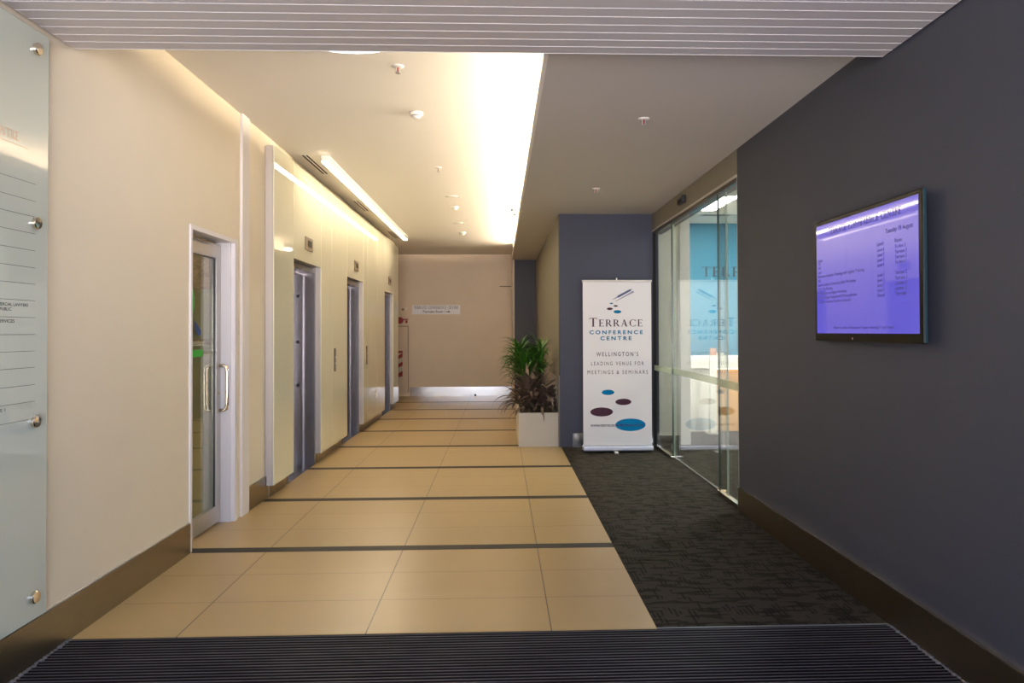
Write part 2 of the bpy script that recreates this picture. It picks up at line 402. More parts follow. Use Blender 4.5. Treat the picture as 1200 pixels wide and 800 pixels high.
mt = thing('entrance_mat', (0, 0.9, -0.01), 'large black ribbed entrance mat with metal scraper bars across the foreground', 'mat')
mb = MB(); mb.box(LW + 0.02, RW - 0.02, -1.6, YM - 0.008, -0.011, 0.0); obj('pile_base', mb, M['matdark'], mt)
mb = MB(); y = -1.58; k = 0
while y < YM - 0.02:
    mb.box(LW + 0.03, RW - 0.03, y, y + 0.0045, 0.0, 0.0028); y += 0.028; k += 1
o = obj('scraper_bars', mb, M['matrib'], mt)
for SIDE in (LW + 0.004, RW - 0.004):
    mb = MB(); y = -1.58
    rr = random.Random(3)
    while y < YM - 0.02:
        for x, s_ in ((SIDE, -1 if SIDE > 0 else 1),):
            l = 0.016 + 0.012 * rr.random(); z = 0.004 + 0.006 * rr.random()
            mb.box(min(x, x + s_ * l), max(x, x + s_ * l), y, y + 0.016, 0.0, z)
        y += 0.028
    obj('frayed_edge', mb, M['fray'], mt)

# ------------------------------------------------------------ left wall with door opening (y 5.06..5.90, z 0..2.15)
D0, D1, DZ = 5.06, 5.86, 2.135
for a_ in ((Y0, D0 - 0.028, 0, 3.4), (D0 - 0.028, D1 + 0.055, DZ + 0.03, 3.4), (D1 + 0.055, 6.75, 0, 3.4), (6.75, 14.62, 3.02, 3.4)):
    struct('wall_left', box(LW - 0.2, LW, *a_), M['cream'])
# wall behind the lift fronts, pierced by three lifts
lifts = [(7.26, 8.35), (9.77, 10.91), (12.93, 13.95)]
mb = MB(); ys = [6.75] + [v for ab in lifts for v in ab] + [14.62]
for a, b in zip(ys[0::2], ys[1::2]): mb.box(LW - 0.2, LW, a, b, 0, 3.02)
for a, b in lifts: mb.box(LW - 0.2, LW, a, b, 2.15, 3.02)
struct('wall_left', mb, M['cream'])
struct('wall_left', MB().box(-3.3, LW, 14.58, 14.72, 0, 3.4), M['cream'])
struct('wall_left', MB().box(-3.4, -3.3, 14.6, YE + 0.2, 0, 3.4), M['cream'])
# baseboards
mb = MB(); mb.box(LW, LW + 0.014, Y0, D0 - 0.03, 0, 0.195)
struct('baseboard_left', mb, M['steel'])
struct('trim_2', box(LW, LW + 0.006, Y0, D0 - 0.03, 0.196, 0.202), mat('pale_caulk_line', (0.6, 0.52, 0.42), 0.6))
struct('baseboard_left', box(LW, LW + 0.014, 6.17, 6.70, 0, 0.195), M['steel'])
for a, b in ((6.70, 7.22), (8.42, 9.73), (10.96, 12.9), (14.0, 14.62)):
    struct('baseboard_left', box(LW, LW - 0.0 + 0.02, a, b, 0, 0.15), M['steel'])
# white pilaster strip
struct('trim_3', box(LW, LW + 0.02, 6.0, 6.165, 0.0, CE), mat('white_matt_strip', (0.72, 0.68, 0.66), 0.7, spec=0.2))

# glazed aluminium door
dr = struct_root('door_1', (LW, D0, 0))
mb = MB(); mb.box(LW - 0.13, LW + 0.012, D0 - 0.028, D0, 0, DZ + 0.03).box(LW - 0.13, LW + 0.012, D1, D1 + 0.055, 0, DZ + 0.03).box(LW - 0.13, LW + 0.012, D0, D1, DZ, DZ + 0.03)
obj('door_frame', mb, M['trimwhite'], dr)
mb = MB(); mb.box(LW - 0.13, LW - 0.02, D1 - 0.02, D1, 0, DZ)
obj('door_stop', mb, M['trimwhite'], dr)
X = LW - 0.09
lf = obj('door_leaf', MB().box(X - 0.045, X, D0, D0 + 0.09, 0.015, DZ - 0.02).box(X - 0.045, X, D1 - 0.11, D1 - 0.02, 0.015, DZ - 0.02)
         .box(X - 0.045, X, D0 + 0.09, D1 - 0.11, 2.01, DZ - 0.02).box(X - 0.045, X, D0 + 0.09, D1 - 0.11, 0.015, 0.14), M['alu'], dr)
obj('door_glass', box(X - 0.028, X - 0.018, D0 + 0.09, D1 - 0.11, 0.14, 2.01), M['doorglass'], dr)
obj('glazing_bead', MB().box(X - 0.02, X - 0.006, D1 - 0.118, D1 - 0.11, 0.14, 2.01).box(X - 0.02, X - 0.006, D0 + 0.09, D1 - 0.11, 2.002, 2.01), M['black'], dr)
obj('frosted_film', MB().box(X - 0.034, X - 0.029, D0 + 0.09, D1 - 0.11, 0.14, 1.36).box(X - 0.034, X - 0.029, D0 + 0.09, D1 - 0.11, 1.40, 1.765), M['frostfilm'], dr)
rX, uZ = (0, 1, 0), (0, 0, 1)
Xl = X - 0.012
yA = 5.31
mb = MB()
obj('door_logo', join_bm([strip((Xl, 5.30, 1.55), rX, uZ, [(-.02, 0.02), (0.045, 0.03), (0.075, 0.09), (0.075, 0.15), (0.045, 0.21), (0.0, 0.225), (0.02, 0.17), (0.035, 0.11)]),
                          strip((Xl, 5.28, 1.44), rX, uZ, [(-.06, 0), (0.01, 0.02), (0.05, 0.085), (0.0, 0.09), (-.05, 0.05)])]), M['green'], dr, label='leaf green swoosh of the door logo')
obj('door_logo', strip((Xl, 5.37, 1.445), rX, uZ, [(0.0, 0.09), (0.05, 0.06), (0.12, 0.015), (0.11, -.015), (0.06, -.02), (0.025, 0.02)]), M['logoblue'], dr, label='royal blue petal of the door logo')
obj('door_lettering', words('new zealand', (Xl, 5.205, 1.355), rX, uZ, 0.045, 0.34), M['vinylwhite'], dr, label='cream lettering reading new zealand')
obj('green_bar', strip((Xl - 0.001, 5.16, 1.275), rX, uZ, [(0, 0), (0.365, 0), (0.365, 0.05), (0, 0.05)]), M['green'], dr)
obj('door_lettering', words('association', (Xl, 5.535, 1.285), rX, uZ, 0.04, 0.19), M['vinylwhite'], dr, label='cream lettering after the green bar')
hy = D1 - 0.055
for sx, nm in ((1, 'outer'), (-1, 'inner')):
    x0 = X if sx > 0 else X - 0.045
    yb = hy + 0.012
    d = 0.056 * sx
    pts = [(x0 - 0.001 * sx, yb, 0.855), (x0 + d * 0.6, yb, 0.855), (x0 + d * 0.9, yb, 0.865), (x0 + d, yb, 0.90), (x0 + d, yb, 1.15), (x0 + d * 0.9, yb, 1.185), (x0 + d * 0.6, yb, 1.195), (x0 - 0.001 * sx, yb, 1.195)]
    obj('pull_handle', MB().tube(pts, 0.0125), M['chrome'], dr, smooth=True)
obj('lock_cylinder', MB().cyl((X, hy, 0.99), (1, 0, 0), 0.014, 0.006), M['chrome'], dr, smooth=True)
# dim room behind that door, with an unseen lamp added to brighten it
rlm = thing('added_room_lamp', (-3.0, 6.1, 2.6), 'unseen warm lamp added to brighten the room behind the aluminium door', 'ceiling light')
obj('housing', MB().box(-3.15, -2.85, 5.95, 6.25, 2.575, 2.6), M['white'], rlm)
obj('diffuser', MB().box(-3.13, -2.87, 5.97, 6.23, 2.570, 2.5755), emis('added_room_glow', (1.0, 0.85, 0.65), 30.0), rlm)
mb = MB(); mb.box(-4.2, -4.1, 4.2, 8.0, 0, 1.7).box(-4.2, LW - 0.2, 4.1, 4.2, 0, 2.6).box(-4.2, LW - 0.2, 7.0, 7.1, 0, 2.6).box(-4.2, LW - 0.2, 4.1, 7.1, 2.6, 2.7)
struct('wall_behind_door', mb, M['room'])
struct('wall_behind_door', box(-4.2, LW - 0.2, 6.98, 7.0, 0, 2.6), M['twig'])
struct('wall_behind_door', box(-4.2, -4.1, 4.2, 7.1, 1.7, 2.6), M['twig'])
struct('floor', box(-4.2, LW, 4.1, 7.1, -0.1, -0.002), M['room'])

# ------------------------------------------------------------ lift wall: glossy cream glass panels
PX = -1.97
def wall_panel(name, y0, y1, z0, z1, left_return=False, back=LW):
    o = struct_root(name, (PX, y0, z0))
    obj('glass_face', box(PX - 0.012, PX, y0 + 0.004, y1 - 0.004, z0, z1, bev=0.0015, seg=1), M['glosspanel'], o)
    obj('backing_frame', box(back, PX - 0.012, y0 + 0.010, y1 - 0.010, z0 + 0.004, z1 - 0.004), M['edge'], o)
    obj('panel_joint', box(PX - 0.012, PX - 0.003, y1 - 0.0035, y1 + 0.0035, z0, z1), M['joint'], o)
    if left_return:
        obj('edge_trim', box(back + 0.018, PX - 0.0125, y0 - 0.004, y0 + 0.004, z0, z1), M['edge'], o)
    return o
PZ0, PZ1 = 0.115, 3.085
n = 4
for y0, y1, z0, lr in ((6.625, 7.258, PZ0, True), (7.258, 8.36, 2.155, False), (8.36, 8.885, PZ0, True), (8.885, 9.77, PZ0, False), (9.77, 10.92, 2.165, False),
                       (10.92, 11.27, PZ0, True), (11.27, 12.12, PZ0, False), (12.12, 12.93, PZ0, False), (12.93, 13.95, 2.145, False), (13.95, 14.65, PZ0, True)):
    wall_panel('trim_%d' % n, y0, y1, z0, PZ1, lr); n += 1

def lift(i, y0, y1):
    o = struct_root('door_%d' % i, (LW, y0, 0))
    f = MB()
    f.box(LW - 0.10, LW + 0.02, y1 - 0.045, y1, 0, 2.15)                # far jamb
    f.box(LW - 0.10, LW + 0.02, y0, y0 + 0.045, 0, 2.15)
    f.box(LW - 0.10, LW + 0.02, y0 + 0.045, y1 - 0.045, 2.09, 2.15)
    obj('lift_frame', f, M['liftsteel'], o)
    f2 = MB(); f2.box(LW - 0.2, LW - 0.10, y1 - 0.085, y1, 0, 2.15).box(LW - 0.2, LW - 0.10, y0, y0 + 0.085, 0, 2.15).box(LW - 0.2, LW - 0.10, y0 + 0.085, y1 - 0.085, 2.07, 2.15)
    obj('inner_jamb', f2, M['liftsteel'], o)
    ym = (y0 + y1) / 2
    obj('door_leaf', box(LW - 0.25, LW - 0.205, y0 - 0.03, ym - 0.002, 0.004, 2.13), M['liftsteel'], o)
    obj('door_leaf', box(LW - 0.25, LW - 0.205, ym + 0.002, y1 + 0.03, 0.004, 2.13), M['liftsteel'], o)
    obj('door_sill', box(LW - 0.26, LW + 0.02, y0, y1, 0.0, 0.003), M['liftsteel'], o)
    for z in (1.84, 1.34, 0.87): obj('jamb_button', MB().cyl((LW - 0.15, y1 - 0.085, z), (0, -1, 0), 0.018, 0.004, 20), M['black'], o)
    return o
for i, (a, b) in enumerate(lifts): lift(2 + i, a, b)
struct('wall_lift_shaft', MB().box(LW - 0.40, LW - 0.3, 7.0, 14.5, -0.02, 3.2), M['gap'])

# lift indicators above the three lifts
t = thing('lift_indicator', (PX, 7.65, 2.29), 'square floor indicator with dark display above the nearest lift', 'lift indicator', 'floor indicators above the lifts')
fr = MB().box(PX, PX + 0.010, 7.655, 7.955, 2.285, 2.418, bev=0.002, seg=1)
obj('bezel', fr, mat('bronze_indicator_bezel', (0.20, 0.155, 0.11), 0.5, 0.2), t)
obj('display', MB().box(PX + 0.010, PX + 0.013, 7.745, 7.895, 2.325, 2.385), mat('dark_indicator_display', (0.015, 0.012, 0.01), 0.5, spec=0.1), t)
copy_tree(t, (0, 2.56, 0), 'square floor indicator with dark display above the middle of the three lifts')
copy_tree(t, (0, 5.69, 0), 'small square floor indicator with dark display above the farthest lift')

# call strips
def call_strip(y, z0, z1, m, label):
    o = thing('lift_call_panel', (PX, y, z0), label, 'call panel')
    obj('plate', MB().box(PX, PX + 0.012, y - 0.036, y + 0.036, z0, z1, bev=0.003, seg=1), m, o)
    for k in (0.35, 0.6): obj('call_button', MB().cyl((PX + 0.012, y, z0 + (z1 - z0) * k), (1, 0, 0), 0.014, 0.003, 20), M['alu'], o)
    return o
db = mat('dark_bronze_plate', (0.10, 0.08, 0.06), 0.35, 0.7)
call_strip(9.03, 0.98, 1.255, db, 'tall narrow dark call plate on the cream panel between the first and second lifts')
call_strip(11.17, 0.966, 1.243, db, 'tall narrow dark call plate on the cream panel just past the second lift')
o = tag(obj('panel_pull', MB().box(PX, PX + 0.02, 11.97, 12.03, 0.40, 0.52, bev=0.004, seg=1), M['white']), 'short pale vertical pull low on the cream panel before the farthest lift', 'handle')

# ------------------------------------------------------------ end wall
struct('wall_far', box(-3.4, 0.28, YE, YE + 0.2, 0, 3.4), M['endwall'])
struct('baseboard_far', box(-2.02, 0.27, YE - 0.012, YE, 0, 0.205), M['silver'])
struct('trim_14', box(-3.3, -2.03, YE - 0.012, YE, 0, 0.09), M['endwall'])
# cupboard door at the left of the end wall
dr = struct_root('door_5', (-2.7, YE, 0.09))
obj('door_leaf', box(-2.75, -2.075, YE - 0.02, YE, 0.10, 1.555), M['endwall'], dr)
obj('door_frame', MB().box(-2.07, -2.05, YE - 0.026, YE, 0.09, 1.58).box(-2.78, -2.05, YE - 0.026, YE, 1.56, 1.58).box(-2.78, -2.755, YE - 0.026, YE, 0.09, 1.56), mat('darker_beige_frame', (0.36, 0.28, 0.2), 0.6), dr)
obj('door_catch', box(-2.115, -2.105, YE - 0.026, YE - 0.02, 0.98, 1.06), M['alu'], dr)
# striped warning sign
w_ = thing('warning_sign', (-2.3, YE - 0.021, 0.42), 'red and white diagonal striped warning strip on the cupboard door at the end wall', 'sign')
obj('plate', box(-2.42, -2.185, YE - 0.024, YE - 0.0205, 0.42, 1.02), M['vinylwhite'], w_)
lst = [strip((-2.42, YE - 0.0245, 0.42), (1, 0, 0), uZ, [(0, 0.55), (0.235, 0.55), (0.235, 0.6), (0, 0.6)])]
for k in range(3):
    z = -0.02 + k * 0.19
    lst.append(strip((-2.42, YE - 0.0245, 0.42), (1, 0, 0), uZ, [(0, max(0, z - .02)), (0, max(0, z + 0.05)), (0.235, z + 0.19), (0.235, z + 0.10)] if k else [(0.06, 0.0), (0.0, 0.0), (0.0, 0.02), (0.235, 0.15), (0.235, 0.03)]))
obj('red_stripe', join_bm(lst), M['red'], w_)
fb = thing('fire_alarm_bell', (-2.24, YE, 1.69), 'small red fire alarm sounder above the cupboard door at the end wall', 'alarm')
obj('body', MB().cyl((-2.24, YE, 1.70), (0, -1, 0), 0.075, 0.06, 24), M['red'], fb, smooth=False)
obj('horn', MB().box(-2.2, -2.06, YE - 0.05, YE, 1.71, 1.735).box(-2.12, -2.075, YE - 0.03, YE, 1.64, 1.70), M['red'], fb)
o = thing('wall_sensor', (-2.15, YE, 1.95), 'small pale sensor arm high beside the end wall sign', 'sensor')
obj('bracket', MB().box(-2.2, -2.155, YE - 0.03, YE, 1.925, 1.965), M['ink2'], o)
obj('tip', MB().cyl((-2.1, YE, 1.965), (0, -1, 0), 0.022, 0.02, 20), M['white'], o)
# sign
sg = thing('direction_sign', (-1.43, YE, 1.85), 'long silver direction sign for the conference centre on the far end wall', 'sign')
obj('plate', box(-1.97, -0.90, YE - 0.008, YE, 1.835, 2.04), mat('silver_sign_plate', (0.80, 0.81, 0.84), 0.45), sg)
for wi in range(3): obj('sign_lettering', serif_words('TERRACE CONFERENCE CENTRE', (-1.93, YE - 0.009, 1.955), (1, 0, 0), uZ, 0.066, 1.0, only=wi), M['ink'], sg)
obj('sign_lettering', join_bm([words('Thorndon Room 1', (-1.74, YE - 0.009, 1.87), (1, 0, 0), uZ, 0.056, 0.50, bold=0.012),
    strip((-1.21, YE - 0.009, 1.893), (1, 0, 0), uZ, [(0, -.008), (0.05, -.008), (0.05, -.025), (0.09, 0), (0.05, 0.025), (0.05, 0.008), (0, 0.008)])]), M['ink'], sg)
tag(obj('door_wedge', MB().box(-0.58, -0.54, YE - 0.06, YE - 0.015, 0.0, 0.045, bev=0.006), M['black']), 'tiny black door stop on the floor against the end wall', 'door stop')
# stub wall beside the recess and the door closer by it
struct('wall_stub', box(0.265, 0.30, 15.45, YE, 0, 3.3), M['endwall'])
struct('trim_15', box(0.262, 0.282, 15.40, 15.45, 0, LC), M['endwall'])
cl = thing('door_closer', (0.25, 16.5, 2.38), 'thin door closer arm high at the right end of the far wall', 'door closer')
obj('closer_body', MB().box(0.235, 0.265, 16.44, 16.5, 2.37, 2.42, bev=0.005), M['white'], cl)
obj('closer_arm', MB().box(-0.01, 0.25, 16.46, 16.48, 2.425, 2.44), mat('dark_bronze_arm', (0.10, 0.075, 0.05), 0.6), cl)

# ------------------------------------------------------------ right side
GY0, GY1 = 6.0, 9.4
struct('wall_right', box(RW, RW + 0.2, Y0, GY0, 0, 3.4), M['dark'])
struct('trim_16', box(RW + 0.0, RW + 0.2, GY0, GY0 + 0.012, 0.0, 2.70), M['edge'])
struct('baseboard_right', box(RW - 0.016, RW, Y0, 3.69, 0, 0.188), M['steel'])
struct('baseboard_right', box(RW - 0.013, RW, 3.692, GY0, 0, 0.188), M['steel'])
struct('trim_17', box(RW - 0.017, RW, Y0, GY0, 0.188, 0.194), M['chrome'])
struct('wall_right', box(RW, RW + 0.2, GY0, GY1 + 0.3, 2.715, 3.4), M['tan'])          # header above the glazing
struct('wall_front', box(0.744, 2.0, 9.4, 9.5, 0, LC), M['navy'])
struct('wall_front', box(0.744, 0.905, 9.393, 9.4, 0, LC), M['navy'])
struct('wall_return', box(0.744, 0.8, 9.5, 15.5, 0, LC + 0.1), M['tan'])  # return of the navy wall, with warm light put into its taupe colour
struct('trim_18', box(0.732, 0.744, 9.5, 12.4, 0, 0.87), M['steel'])
struct('trim_19', MB().box(0.728, 0.744, 9.49, 12.4, 0.87, 0.885).box(0.728, 0.744, 9.40, 9.5, 0, 0.885), M['tan'])
struct('wall_far', box(0.30, 0.8, 15.45, 15.6, 0, 3.1), M['dark'])
struct('baseboard_front', box(0.905, 1.915, 9.385, 9.4, 0, 0.172), M['silver'])

# glass wall: two fixed panes and a sliding pane between them
gw = struct_root('window_1', (RW, 8.45, 0))
obj('glass_pane', box(RW + 0.02, RW + 0.032, 8.43, 9.38, 0.035, 2.66), M['glass'], gw)
obj('glass_edge', MB().box(RW + 0.018, RW + 0.034, 8.42, 8.43, 0.035, 2.66), M['darkedge'], gw)
obj('bottom_channel', box(RW + 0.004, RW + 0.045, 8.43, 9.39, 0, 0.035), M['chrome'], gw)
obj('wall_channel', box(RW + 0.004, RW + 0.045, 9.38, 9.398, 0, 2.68), M['gap'], gw)
obj('frosted_band', box(RW + 0.014, RW + 0.018, 8.43, 9.38, 0.955, 1.02), frost_band(), gw)
gw = struct_root('window_2', (RW, 6.0, 0))
obj('glass_pane', box(RW + 0.02, RW + 0.032, 6.012, 6.62, 0.035, 2.66), M['glass'], gw)
obj('glass_edge', MB().box(RW + 0.018, RW + 0.034, 6.62, 6.63, 0.035, 2.66), M['darkedge'], gw)
obj('bottom_channel', box(RW + 0.004, RW + 0.045, 6.012, 6.64, 0, 0.035), M['chrome'], gw)
obj('frosted_band', box(RW + 0.014, RW + 0.018, 6.012, 6.62, 0.955, 1.02), bpy.data.materials['frosted_band_film'], gw)
gw = struct_root('door_6', (RW, 6.6, 0))
obj('glass_pane', box(RW + 0.055, RW + 0.067, 6.50, 8.50, 0.012, 2.66), M['glass'], gw)
obj('glass_edge', MB().box(RW + 0.053, RW + 0.069, 6.49, 6.50, 0.012, 2.66).box(RW + 0.053, RW + 0.069, 8.50, 8.51, 0.012, 2.66), M['glassedge'], gw)
obj('floor_guide', MB().box(RW + 0.035, RW + 0.085, 6.58, 6.66, 0, 0.03).box(RW + 0.0, RW + 0.085, 8.40, 8.46, 0, 0.03), M['chrome'], gw)
obj('floor_track', box(RW + 0.048, RW + 0.056, 6.64, 8.43, 0.0, 0.006), M['gap'], gw)
obj('frosted_band', box(RW + 0.049, RW + 0.053, 6.50, 8.50, 0.955, 1.02), bpy.data.materials['frosted_band_film'], gw)
struct('trim_20', MB().box(RW + 0.004, RW + 0.12, GY0, 9.4, 2.665, 2.715), mat('dark_bronze_track', (0.06, 0.05, 0.035), 0.5))
struct('trim_21', MB().box(RW - 0.004, RW + 0.004, 6.0, 9.4, 2.695, 2.715), M['edge'])
o = thing('motion_sensor', (RW, 7.75, 2.77), 'small black motion sensor on the beam above the glass doors', 'sensor')
obj('housing', MB().box(RW - 0.045, RW, 7.66, 7.89, 2.775, 2.855, bev=0.012), M['black'], o)
obj('lens', MB().box(RW - 0.049, RW - 0.045, 7.70, 7.85, 2.785, 2.82), M['gap'], o)

# ------------------------------------------------------------ ceilings
struct('ceiling', box(-3.4, 1.15, YM, YE + 0.2, CE, CE + 0.1), M['ceiling'])
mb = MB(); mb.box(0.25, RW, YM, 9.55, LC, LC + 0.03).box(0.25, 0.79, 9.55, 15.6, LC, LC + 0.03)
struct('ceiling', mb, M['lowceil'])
struct('trim_22', MB().box(0.248, 0.262, YM, 15.6, LC - 0.001, LC + 0.085).box(0.240, 0.248, YM, 9.5, LC - 0.001, LC + 0.010), M['ceiling'])
struct('wall_cove', MB().box(0.68, 0.72, YM, 15.6, LC + 0.03, CE), M['ceiling'])
struct('wall_cove', MB().box(0.26, 0.68, 14.75, 14.8, LC + 0.03, CE), M['ceiling'])
# slatted metal ceiling over the entrance
sl = struct_root('ceiling', (0, YM, SC))
mb = MB(); y = YM
while y > Y0 - 0.3:
    mb.box(LW + 0.012, RW - 0.012, y - 0.0835, y - 0.003, SC, SC + 0.012); y -= 0.0865
obj('slat', mb, M['slat'], sl)
mb = MB(); y = YM
while y > Y0 - 0.3:
    mb.box(LW + 0.012, RW - 0.012, y - 0.003, y, SC - 0.001, SC + 0.010); y -= 0.0865
obj('slat_flange', mb, M['slatline'], sl)
obj('ceiling_void', MB().box(LW, RW, Y0 - 0.3, YM - 0.01, SC + 0.013, SC + 0.03).box(LW, RW, YM - 0.02, YM - 0.005, SC + 0.013, 3.4), M['gap'], sl)
obj('fascia', MB().box(LW, RW, YM - 0.004, YM, SC + 0.012, 3.3), M['ceiling'], sl)

# ------------------------------------------------------------ lights in the ceiling
cv = thing('cove_light', (0.5, 9, LC + 0.03), 'row of warm tubes hidden in the slot above the lowered ceiling edge', 'cove light')
y = YM + 0.15
while y < 14.3:
    tb = obj('tube', MB().cyl((0.50, y, LC + 0.075), (0, 1, 0), 0.014, 1.16, 12), M['cove'], cv, smooth=True)
    obj('tube_holder', box(0.47, 0.53, y - 0.02, y + 1.18, LC + 0.03, LC + 0.052), M['white'], cv)
    y += 1.215
bt = thing('batten_light', (-1.705, 7.4, 3.1), 'long white batten light glowing on the ceiling beside the lifts', 'ceiling light')
obj('housing', MB().box(-1.745, -1.665, 7.40, 13.65, 3.122, CE - 0.002).box(-1.745, -1.738, 7.40, 13.65, 3.108, 3.122).box(-1.672, -1.665, 7.40, 13.65, 3.108, 3.122), M['white'], bt)
obj('diffuser', MB().box(-1.738, -1.672, 7.402, 13.648, 3.109, 3.1215), M['batten'], bt)
rl = thing('round_ceiling_light', (-0.87, 4.24, 3.14), 'round cool white ceiling light peeping past the slatted ceiling edge', 'ceiling light')
obj('rim', MB().lathe((-0.87, 4.19, CE), (0, 0, -1), [(0.40, 0), (0.41, 0.01), (0.41, 0.03), (0.395, 0.035)], 64), M['white'], rl, smooth=False)
obj('diffuser', MB().lathe((-0.87, 4.19, CE - 0.035), (0, 0, -1), [(0.39, 0), (0.38, 0.008), (0.3, 0.016), (0.1, 0.02)], 64), M['roundlight'], rl, smooth=True)

# sprinklers
def sprinkler(x, y, z, label):
    o = thing('sprinkler', (x, y, z), label, 'sprinkler', 'ceiling sprinklers')
    obj('rosette', MB().lathe((x, y, z), (0, 0, -1), [(0.040, 0), (0.038, 0.005), (0.020, 0.010), (0.016, 0.010)]), M['white'], o, smooth=True)
    obj('frame', MB().box(x - 0.014, x - 0.009, y - 0.004, y + 0.004, z - 0.045, z - 0.009).box(x + 0.009, x + 0.014, y - 0.004, y + 0.004, z - 0.045, z - 0.009).cyl((x, y, z - 0.044), (0, 0, -1), 0.018, 0.003, 20), M['alu'], o)
    obj('bulb', MB().cyl((x, y, z - 0.040), (0, 0, 1), 0.004, 0.030, 10), M['red'], o, smooth=True)
    return o
sprinkler(-0.66, 4.90, CE, 'white ceiling sprinkler nearest the slatted ceiling, left of the cove')
sprinkler(-0.645, 7.93, CE, 'white ceiling sprinkler in mid corridor, past the round smoke detector')
sprinkler(1.00, 5.15, LC, 'white sprinkler under the lowered ceiling, nearest the slatted ceiling')
sprinkler(0.995, 7.70, LC, 'small white sprinkler under the lowered ceiling, just before the blue wall')
def detector(x, y, sc, label):
    o = thing('smoke_detector', (x, y, CE), label, 'smoke detector', 'smoke detectors on the high ceiling')
    obj('base', MB().lathe((x, y, CE), (0, 0, -1), [(0.052 * sc, 0), (0.052 * sc, 0.018), (0.045 * sc, 0.026)]), M['white'], o, smooth=True)
    obj('head', MB().lathe((x, y, CE - 0.026), (0, 0, -1), [(0.036 * sc, 0), (0.034 * sc, 0.012), (0.020 * sc, 0.024), (0.012 * sc, 0.024)]), M['white'], o, smooth=True)
    obj('vent_ring', MB().cyl((x, y, CE - 0.020), (0, 0, -1), 0.040 * sc, 0.010, 24), M['ink2'], o)
    return o
detector(-0.655, 5.94, 1.0, 'round white smoke detector, the nearest one on the high ceiling')
detector(-0.62, 10.42, 0.9, 'round white smoke detector in the middle of the row along the high ceiling')
detector(-0.65, 13.12, 1.15, 'round white smoke detector, the farthest one near the end wall')
def plate(x, y, label):
    o = thing('ceiling_plate', (x, y, CE), label, 'ceiling fitting', 'flush plates on the high ceiling')
    obj('disc', MB().lathe((x, y, CE), (0, 0, -1), [(0.07, 0), (0.066, 0.008), (0.03, 0.012)]), M['white'], o, smooth=True)
    for dx in (-0.09, 0.045): obj('clip', MB().box(x + dx, x + dx + 0.045, y - 0.015, y + 0.015, CE - 0.010, CE), M['alu'], o)
plate(-0.60, 9.63, 'faint flush ceiling plate with two clips, past the second sprinkler')
plate(-0.65, 12.0, 'faint flush ceiling plate with two clips, just before the farthest detector')
def hook(x, y, label):
    o = thing('ceiling_hook', (x, y, CE), label, 'hook', 'hooks by the cove')
    obj('stem', MB().cyl((x, y, CE), (0, 0, -1), 0.010, 0.045, 12), M['alu'], o)
    obj('tip', MB().cyl((x + 0.005, y, CE - 0.045), (0, 0, -1), 0.020, 0.03, 12, r2=0.014), M['ink'], o)
hook(0.165, 10.35, 'dark tipped ceiling hook by the glowing cove, the left one')
hook(0.21, 10.75, 'dark tipped ceiling hook by the glowing cove, the right one')
# slot diffusers
def vent(y0, y1, label):
    o = thing('air_vent', (-1.905, y0, CE), label, 'air vent', 'slot air vents beside the batten light')
    obj('frame', MB().box(-1.935, -1.87, y0, y1, CE - 0.003, CE), M['ceiling'], o)
    obj('slot', MB().box(-1.930, -1.914, y0 + 0.01, y1 - 0.01, CE - 0.005, CE - 0.002), M['gap'], o)
    obj('slot', MB().box(-1.892, -1.876, y0 + 0.01, y1 - 0.01, CE - 0.005, CE - 0.002), M['gap'], o)
vent(7.38, 8.27, 'twin slot air vent in the ceiling above the nearest lift, at the batten light start')
vent(9.97, 10.82, 'twin slot air vent in the ceiling above the middle lift')
vent(13.0, 13.95, 'twin slot air vent in the ceiling above the farthest lift')

# ------------------------------------------------------------ glass directory board on the left wall
DX = LW + 0.03
ds = thing('directory_board', (DX, 2.6, 0.21), 'tall pale green glass directory board with ruled lines on the left wall', 'directory board')
obj('glass_panel', MB().box(DX - 0.010, DX, 1.60, 3.427, 0.21, 2.772, bev=0.0015, seg=1), M['signglass'], ds)
obj('polished_edge', MB().box(DX - 0.010, DX - 0.0005, 3.4272, 3.4295, 0.21, 2.772), M['glassedge'], ds)
for yy in (3.338, 1.69):
    for z in (2.688, 1.927, 1.066, 0.307):
        s_ = obj('standoff', MB().lathe((DX, yy, z), (1, 0, 0), [(0.027, 0), (0.027, 0.012), (0.024, 0.016), (0.008, 0.017)]).cyl((LW + 0.002, yy, z), (1, 0, 0), 0.012, 0.018, 16), M['chrome'], ds, smooth=False)
mb = MB()
for k, z in enumerate((2.096, 2.021, 1.953, 1.88, 1.806, 1.732, 1.661, 1.589, 1.516, 1.443, 1.372, 1.301, 1.226, 1.154, 1.079)):
    mb.box(DX, DX + 0.0006, 1.7, 3.340 if k < 14 else 3.30, z - 0.0011, z + 0.0011)
obj('ruled_line', mb, M['ink2'], ds)
for wi in range(3): obj('board_heading', serif_words('TERRACE CONFERENCE CENTRE', (DX + 0.0007, 3.224, 2.255), rX, uZ, 0.038, 0.74, align='RIGHT', only=wi), M['orangeink'], ds, label='pale orange heading lettering')
obj('heading_rule', box(DX, DX + 0.0006, 2.0, 3.285, 2.238, 2.2395), M['orangeink'], ds)
for b_ in (words('PROPERTY & COMMERCIAL LAWYERS', (DX + 0.0007, 3.29, 1.562), rX, uZ, 0.013, 0.38, 'RIGHT', bold=0.01),
       words('NOTARY PUBLIC', (DX + 0.0007, 3.18, 1.542), rX, uZ, 0.013, 0.17, 'RIGHT', bold=0.01),
       words('DESIGN SERVICES', (DX + 0.0007, 3.20, 1.493), rX, uZ, 0.013, 0.20, 'RIGHT', bold=0.01),
       words('SUITE 1', (DX + 0.0007, 3.145, 1.130), rX, uZ, 0.013, 0.09, 'RIGHT', bold=0.01)):
    obj('tenant_lettering', b_, M['ink'], ds)

